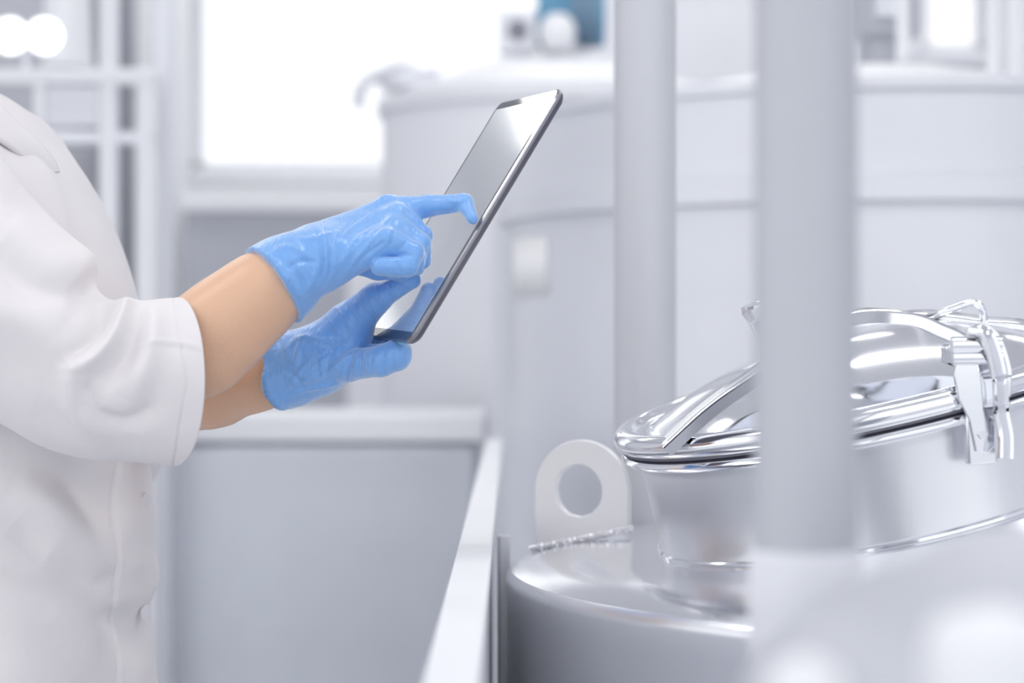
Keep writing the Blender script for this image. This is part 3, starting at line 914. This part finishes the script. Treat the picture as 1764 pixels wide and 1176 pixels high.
def coat_disp(co_, no_):
    Q = co_ + O
    d = 0.006 * noise(Q * np.array([9, 9, 4.0]), 1) + 0.003 * noise(Q * np.array([22, 22, 9.0]), 2)
    # long diagonal fold shadows and vertical drapes
    d += ridge(Q, [P(60, 830, 1.70), P(150, 900, 1.70), P(200, 1010, 1.74)], 0.012, 0.010)
    d += ridge(Q, [P(20, 900, 1.70), P(90, 960, 1.70), P(180, 1000, 1.74)], 0.014, -0.008)
    d *= 1.0
    near = (Q[:, 1] < TD)
    # placket step along the front, with its seam, and buttonhole puckers
    u = (Q[:, 0] * FPX / Q[:, 1] + 882)
    z = Q[:, 2]
    front = near & (Q[:, 0] > -0.48) & (z < 1.22)
    seam = 204 + 3 * np.sin(z * 23)
    d += np.where(front, 0.0020 / (1 + np.exp(-(u - seam) * 0.7)) - 0.0016 * np.exp(-((u - seam + 2) / 2.2) ** 2), 0)
    d += front * np.clip((u - 200) / 30, 0, 1) * 0.0028 * noise(np.column_stack([z * 34, u * 0.02, z * 0]), 12)
    fe = np.clip((Q[:, 0] + 0.37) / 0.05, 0, 1)
    d += fe * 0.0022 * np.sin(z * 75 + 1.3 * np.sin(z * 31)) * (z < 1.15)
    d += folds(Q, [([(212, 830), (232, 870), (256, 905)], 0.006, 0.004), ([(255, 862), (236, 900), (228, 960)], 0.006, -0.004),
                   ([(255, 1050), (228, 1010), (215, 985)], 0.006, 0.004), ([(250, 1060), (235, 1110), (225, 1160)], 0.005, -0.004),
                   ([(40, 830), (110, 880), (170, 960), (205, 1010)], 0.016, 0.008), ([(80, 800), (150, 850), (195, 900)], 0.018, -0.007),
                   ([(0, 940), (90, 990), (190, 1010)], 0.012, -0.005), ([(100, 1040), (150, 1090), (200, 1176)], 0.014, 0.006), ([(170, 1060), (195, 1100), (200, 1150)], 0.008, -0.005)], 1.74, no_)
    # chest folds running from the collar to the arm
    d += ridge(Q, [P(0, 215, 1.75), P(60, 300, 1.74), P(100, 380, 1.74), P(175, 450, 1.74)], 0.006, -0.006)
    d += ridge(Q, [P(20, 190, 1.8), P(110, 320, 1.78), P(185, 450, 1.76), P(215, 540, 1.76)], 0.02, 0.004)
    return d


displace(coat, lambda a, b: 1.3 * coat_disp(a, b))

# collar / lapel
cl = MB()
edge = catmull([P(-60, 110, 1.80), P(0, 178, 1.815), P(45, 222, 1.82), P(80, 256, 1.822), P(98, 280, 1.824), P(103, 296, 1.826)], 40)
inn = catmull([P(-130, 120, 1.72), P(-70, 190, 1.735), P(-20, 228, 1.745), P(15, 252, 1.757), P(45, 274, 1.775), P(92, 300, 1.81)], 40)
rg = []
for i in range(40):
    rg.append([B(edge[i] * (1 - q) + inn[i] * q + np.array([0.006 * math.sin(math.pi * q) * (1 - i / 42), -0.010 * math.sin(math.pi * q) * (1 - i / 42), 0.008 * math.sin(math.pi * q) * (1 - i / 42)])) for q in np.linspace(0, 1, 10)])
cl.loft(rg, False, False, closed=False).build('lapel', M['coat'], person, solid=0.003, angle=180)

for py in (862, 1056):
    bt_ = MB().tube([(0, 0, 0), (0.0, -0.003, 0)], 0.0075, 20).build('button', M['button'], person, bevel=0.0008)
    bt_.location = B(P(249, py, 1.845)); bt_.rotation_euler = (0, 0, math.radians(62))

# ---- coat sleeves
st = [  # top px,py  bottom px,py  depth  half depth  near-side x shift
    (-150, 120, -350, 330, 1.72, 0.085, 0.0), (-70, 215, -290, 500, 1.69, 0.09, 0.0), (30, 318, -190, 640, 1.665, 0.09, 0.0), (115, 392, -90, 705, 1.655, 0.088, 0.0),
    (168, 438, 0, 730, 1.65, 0.082, 0.003), (172, 488, 75, 762, 1.65, 0.078, 0.007), (200, 512, 150, 784, 1.652, 0.074, 0.012), (250, 518, 222, 794, 1.655, 0.069, 0.024), (306, 515, 300, 806, 1.658, 0.064, 0.034)]
S_ = catmull(st, 280)
nv = 280
rg = []
for a, b, c, d, dep, hd, sh in S_:
    Tt, Bb = P(a, b, dep), P(c, d, dep)
    C_ = (Tt + Bb) / 2; hv = (Tt - Bb) / 2
    ring = []
    for k in range(nv):
        v_ = 2 * math.pi * k / nv
        cc, ss = math.cos(v_), math.sin(v_)
        ring.append(B(C_ + hv * cc + np.array([-sh, hd, 0]) * ss))
    rg.append(ring)
slv = MB().loft(rg, True, False).build('sleeve', M['coat'], person, angle=180, solid=0.0022)


def slv_disp(co_, no_):
    Q = co_ + O
    D = 1.585
    d = 0.004 * noise(Q * np.array([11, 8, 11.0]), 5) + 0.0012 * noise(Q * np.array([30, 20, 30.0]), 6)
    R1 = lambda pts, w_, a_: folds(Q, [(pts, w_, a_)], 1.6, no_)
    d += R1([(178, 498), (208, 528), (200, 580), (172, 615), (140, 632)], 0.0075, 0.0115)      # bright pinched fold in the crook
    d += R1([(160, 500), (180, 540), (168, 585), (125, 622)], 0.007, -0.0085)
    d += R1([(222, 522), (236, 560), (222, 612), (180, 655), (152, 695)], 0.009, -0.0095)
    d += R1([(236, 522), (262, 575), (254, 640), (226, 690)], 0.010, 0.006)
    d += R1([(152, 650), (170, 708), (222, 728), (272, 700)], 0.007, -0.0065)
    d += R1([(128, 640), (138, 715), (190, 760)], 0.009, 0.005)
    d += R1([(265, 600), (275, 660), (262, 720)], 0.008, -0.003)
    d += R1([(20, 380), (100, 440), (166, 462)], 0.016, 0.007)
    d += R1([(0, 430), (70, 492), (155, 505)], 0.013, -0.0075)
    d += R1([(0, 520), (80, 560), (130, 600)], 0.018, 0.005)
    d += R1([(0, 585), (60, 640), (110, 700)], 0.016, -0.004)
    d += R1([(60, 700), (150, 740), (240, 770)], 0.012, -0.004)
    d += R1([(0, 330), (60, 365), (130, 410)], 0.008, -0.003)
    d += R1([(238, 598), (300, 592), (352, 602)], 0.0022, 0.0016)               # pressed crease across the cuff
    # hem of the cuff: a small step and stitched line
    u = Q[:, 0] * FPX / Q[:, 1] + 882
    vpx = 588 - (Q[:, 2] - H) * FPX / Q[:, 1]
    near = Q[:, 1] < 1.66
    d += np.where(near, -0.0010 * np.exp(-((u - 300 - 0.16 * (vpx - 520) * (vpx < 660) - (22.4 - 0.17 * (vpx - 660)) * (vpx >= 660)) / 1.6) ** 2), 0)
    return d


slv.data.flip_normals(); slv.data.update()
displace(slv, lambda a, b: 1.15 * slv_disp(a, b))

st = [(pt(-0.60, 2.06, 1.42), 0.085), (pt(-0.55, 2.10, 1.28), 0.085), (pt(-0.50, 2.10, 1.16), 0.083), (pt(-0.44, 2.07, 1.14), 0.075), (B(P(215, 668, 1.90)), 0.050)]
c_ = catmull([list(a) + [r] for a, r in st], 60)
lm = MB(); lm.tube([q[:3] for q in c_], [q[3] for q in c_], 60, cap=False)
ls = lm.build('sleeve', M['coat'], person, angle=180, solid=0.0022)
displace(ls, lambda co_, no_: 0.004 * noise(co_ * 14, 9))

# ---- gloves
k_ = 1.665 / FPX


def RG(px, py, d): return B(P(px, py, d))


Fg = Field(B((-0.235, 1.585, 1.25)), B((0.0, 1.775, 1.395)), 0.00125)
r = lambda q: q * k_
W0 = RG(425, 528, 1.665)
Fg.chain([W0, RG(471, 491, 1.665), RG(505, 466, 1.665), RG(540, 444, 1.666)], [r(75), r(69.5), r(61), r(52)], 0.012)
mc = [((668, 362, 1.700), 23), ((684, 380, 1.684), 23), ((682, 400, 1.668), 22.5), ((668, 418, 1.653), 21)]
ws = [(545, 428, 1.682), (545, 436, 1.674), (545, 446, 1.664), (545, 458, 1.656)]
for (a, ra), b in zip(mc, ws):
    Fg.cap(RG(*b), RG(*a), r(41 if b[1] < 450 else 38), r(ra), 0.010)
Fg.cap(RG(560, 462, 1.662), RG(622, 440, 1.655), r(40), r(25), 0.008)       # heel of the hand, little finger side
Fg.cap(RG(565, 450, 1.69), RG(630, 435, 1.70), r(34), r(26), 0.008)         # thumb side
Fg2 = Field(Fg.lo, Fg.lo + (Fg.n - 1) * Fg.h, Fg.h)
KF = 0.0025
# index
Fg.chain([RG(668, 362, 1.700), RG(738, 356, 1.690), RG(800, 350, 1.671)], [r(23), r(17.5), r(14.5)], 0.005)
IT = RG(814, 377, 1.657)
Fg.cap(RG(800, 350, 1.671), IT, r(14.5), r(11), 0.004)
# middle, ring, little finger curled into the palm
Fg.chain([RG(684, 378, 1.684), RG(730, 404, 1.682)], [r(23), r(17.5)], 0.009)
Fg.chain([RG(731, 404, 1.682), RG(726, 448, 1.680), RG(690, 462, 1.684)], [r(17), r(15.5), r(13)], KF)
Fg.chain([RG(683, 396, 1.669), RG(727, 419, 1.666)], [r(24), r(18)], 0.008)
Fg.chain([RG(726, 420, 1.665), RG(716, 457, 1.663), RG(676, 466, 1.667)], [r(17), r(15.5), r(14)], KF)
Fg.chain([RG(668, 414, 1.655), RG(716, 433, 1.651)], [r(23), r(17)], 0.007)
Fg.chain([RG(716, 433, 1.651), RG(704, 459, 1.647), RG(655, 459, 1.648)], [r(17), r(16.5), r(15.5)], 0.002)
Fg.chain([RG(640, 440, 1.668), RG(705, 440, 1.672)], [r(20), r(20)], 0.003)      # inside of the fist
# thumb tucked behind
Fg.chain([RG(590, 445, 1.695), RG(650, 462, 1.704), RG(694, 470, 1.700), RG(718, 462, 1.696)], [r(26), r(19), r(16), r(13)], 0.004)
# hollow between the palm and the little finger
Fg.carve(RG(648, 443, 1.640), RG(684, 434, 1.632), r(5.5), r(5), 0.002)
cutn = np.array(P(505, 466, 1.665)) - np.array(P(425, 528, 1.665)); cutn /= np.linalg.norm(cutn)
cutn = cutn + np.array([0, 0.45, 0.0])
Fg.cut(RG(472, 490, 1.665), -cutn)
gl = Fg.build('glove', M['glove'], person, relax=2)
gl['label'] = 'blue nitrile glove on the right hand, index finger pointing'


def wrink(Q, axis, f_long, f_cross, seed, sharp=3.0):
    """creases running across a given axis: fine along it, stretched across it"""
    axis = np.array(axis, float); axis /= np.linalg.norm(axis)
    a = Q @ axis
    R0 = Q - a[:, None] * axis
    X = np.column_stack([R0[:, 0] * f_cross, R0[:, 1] * f_cross, R0[:, 2] * f_cross])
    wv = noise(X * 1.0 + 7.7, seed)
    q = X + np.outer(a * f_long + 1.3 * wv, [0.58, 0.57, 0.58])
    n_ = noise(q, seed + 3)
    return (1 - np.abs(n_) * 2).clip(-1, 1)


def blob(Q, c, rad):
    return np.exp(-(np.linalg.norm(Q - np.array(c), axis=1) / rad) ** 2)


def rglove(co_, no_):
    Q = co_ + O
    d = 0.0004 * noise(Q * 70, 31) + 0.0010 * noise(Q * 32, 32)
    d += blob(Q, P(545, 450, 1.64), 0.03) * 0.0005 * wrink(Q, P(600, 418, 1.66) - P(471, 491, 1.66), 120, 16, 11)
    d += blob(Q, P(470, 480, 1.63), 0.035) * 0.0007 * wrink(Q, (0.5, 0, 0.9), 70, 9, 41)
    A = [([(520, 505), (545, 475), (550, 435), (532, 398)], 0.0026, 0.0020), ([(540, 500), (560, 470), (563, 430), (548, 395)], 0.0022, 0.0016),
         ([(562, 492), (577, 455), (574, 420), (592, 380)], 0.0024, 0.0020), ([(480, 452), (503, 490), (512, 535)], 0.0036, 0.0022),
         ([(500, 440), (522, 470), (530, 510)], 0.0030, 0.0016), ([(470, 432), (500, 425), (530, 440)], 0.0026, 0.0014),
         ([(585, 462), (612, 412), (652, 380)], 0.0018, 0.0013), ([(592, 474), (636, 418), (664, 390)], 0.0017, 0.0013),
         ([(600, 440), (640, 398), (668, 372)], 0.0016, 0.0011), ([(580, 430), (600, 392), (640, 362)], 0.0018, 0.0011),
         ([(508, 410), (540, 412), (575, 400)], 0.0020, 0.0012), ([(495, 465), (520, 450), (545, 452)], 0.0022, -0.0014),
         ([(612, 455), (648, 425), (664, 415)], 0.0015, -0.0010), ([(486, 478), (498, 508), (502, 532)], 0.0018, -0.0016),
         ([(446, 440), (480, 462), (496, 500)], 0.0022, 0.0010), ([(553, 480), (556, 440), (542, 405)], 0.0013, -0.0012), ([(568, 480), (567, 440), (570, 400)], 0.0013, -0.0012)]
    d += folds(Q, A, 1.64, no_)
    d += folds(Q, [([(672, 425), (678, 398)], 0.0012, -0.0014), ([(688, 430), (700, 412)], 0.0012, -0.0014), ([(690, 436), (712, 441)], 0.0012, -0.0012), ([(684, 446), (690, 468)], 0.0012, -0.0014)], 1.64, no_)
    # straight creases running along the knuckles and the pointing finger
    d += folds(Q, [([(676, 348), (715, 374), (742, 400)], 0.0016, 0.0010), ([(745, 338), (775, 336), (800, 338)], 0.0014, 0.0009), ([(735, 372), (765, 366), (795, 358)], 0.0015, -0.0007), ([(770, 345), (790, 350), (806, 344)], 0.0013, 0.0008)], 1.68, no_)
    for x, y, D in ((664, 342, 1.695), (684, 362, 1.674), (684, 382, 1.655), (672, 400, 1.64)):
        d += 0.0010 * blob(Q, P(x, y, D), 0.008)
    dc = (Q - P(472, 490, 1.665)) @ (cutn / np.linalg.norm(cutn))
    d += 0.0010 * np.exp(-(dc / 0.0012) ** 2)
    return d


displace(gl, lambda a, b: 1.25 * rglove(a, b))

# left glove
kl = 1.74 / FPX
q_ = lambda x: x * kl
Fl = Field(B((-0.225, 1.62, 1.165)), B((-0.03, 1.85, 1.345)), 0.00125)
Fl.chain([RG(450, 648, 1.765), RG(487, 640, 1.755), RG(520, 634, 1.748), RG(550, 626, 1.745)], [q_(66), q_(63), q_(54), q_(48)], 0.012)
for a, ra in (((600, 630, 1.722), 26), ((610, 622, 1.742), 26), ((615, 606, 1.762), 26), ((618, 590, 1.778), 25)):
    Fl.cap(RG(545, 628, 1.745), RG(*a), q_(46), q_(ra), 0.010)
Fl.chain([RG(540, 612, 1.745), RG(600, 562, 1.738)], [q_(46), q_(41)], 0.014)
Fl.cap(RG(590, 600, 1.74), RG(604, 582, 1.735), q_(34), q_(27), 0.010)      # thenar
Fl.chain([RG(600, 560, 1.738), RG(648, 513, 1.720), RG(708, 482, 1.702)], [q_(37), q_(24), q_(16)], 0.006)
Fl.chain([RG(600, 630, 1.722), RG(655, 621, 1.700), RG(684, 612, 1.697), RG(690, 606, 1.712)], [q_(27), q_(26), q_(24.5), q_(20)], 0.004)
Fl.chain([RG(610, 622, 1.742), RG(668, 612, 1.728), RG(702, 560, 1.735)], [q_(26), q_(20), q_(15)], 0.003)
Fl.chain([RG(615, 606, 1.762), RG(672, 585, 1.752), RG(712, 535, 1.757)], [q_(26), q_(18), q_(14)], 0.003)
Fl.chain([RG(618, 590, 1.778), RG(672, 562, 1.774), RG(712, 510, 1.778)], [q_(25), q_(17), q_(14)], 0.003)
cn2 = P(520, 634, 1.748) - P(450, 648, 1.765); cn2 /= np.linalg.norm(cn2)
cn2 = cn2 + np.array([0, 0.1, 0.05])
Fl.cut(RG(486, 640, 1.755), -cn2)
gr_ = Fl.build('glove', M['glove'], person, relax=2)
gr_['label'] = 'blue nitrile glove on the left hand, gripping the tablet corner'


def lglove(co_, no_):
    Q = co_ + O
    d = 0.0004 * noise(Q * 60, 51) + 0.0010 * noise(Q * 30, 52)
    # fine creases across the thumb and its ball
    A = []
    for i_, t_ in enumerate(np.linspace(0, 1, 13)):
        cx_, cy_ = 700 - 118 * t_, 486 + 84 * t_
        hl = 13 + 24 * t_
        j_ = 6 * math.sin(i_ * 2.4)
        A.append(([(cx_ - 0.55 * hl + j_, cy_ - 0.8 * hl), (cx_ + j_ * 0.4, cy_), (cx_ + 0.62 * hl, cy_ + 0.75 * hl)], 0.0010, -0.0009 if i_ % 2 else 0.0008))
    d += folds(Q, A, 1.72, no_)
    B_ = [([(500, 662), (560, 645), (600, 615), (618, 600)], 0.0020, 0.0022), ([(600, 668), (603, 635), (612, 600)], 0.0016, -0.0022),
          ([(495, 600), (520, 582), (560, 588), (592, 582)], 0.0026, 0.0022), ([(525, 636), (565, 608), (592, 590)], 0.0016, -0.0016),
          ([(490, 590), (510, 625), (520, 590), (545, 575)], 0.0026, 0.0024), ([(505, 655), (540, 620), (580, 600)], 0.0018, 0.0014),
          ([(540, 590), (556, 618), (560, 650)], 0.0020, 0.0012), ([(500, 680), (545, 668), (590, 660)], 0.0018, 0.0012),
          ([(495, 640), (515, 650), (530, 680)], 0.0020, -0.0014)]
    d += folds(Q, B_, 1.73, no_)
    C_ = []
    for i_, x_ in enumerate((616, 624, 632, 641, 650, 660, 668, 677)):
        C_.append(([(x_, 606 - i_ * 0.6), (x_ - 6 + i_ * 1.1, 628), (x_ - 4 + i_ * 1.6, 655 - i_ * 1.5)], 0.0011, -0.0010 if i_ % 2 else 0.0007))
    d += folds(Q, C_, 1.69, no_)
    dc = (Q - P(486, 640, 1.755)) @ (cn2 / np.linalg.norm(cn2))
    d += 0.0020 * np.exp(-(dc / 0.002) ** 2) * (1 + 0.9 * noise(Q * 60, 61)) + 0.004 * np.exp(-(dc / 0.012) ** 2) * noise(Q * 38, 62)
    return d


displace(gr_, lambda a, b: 1.25 * lglove(a, b))
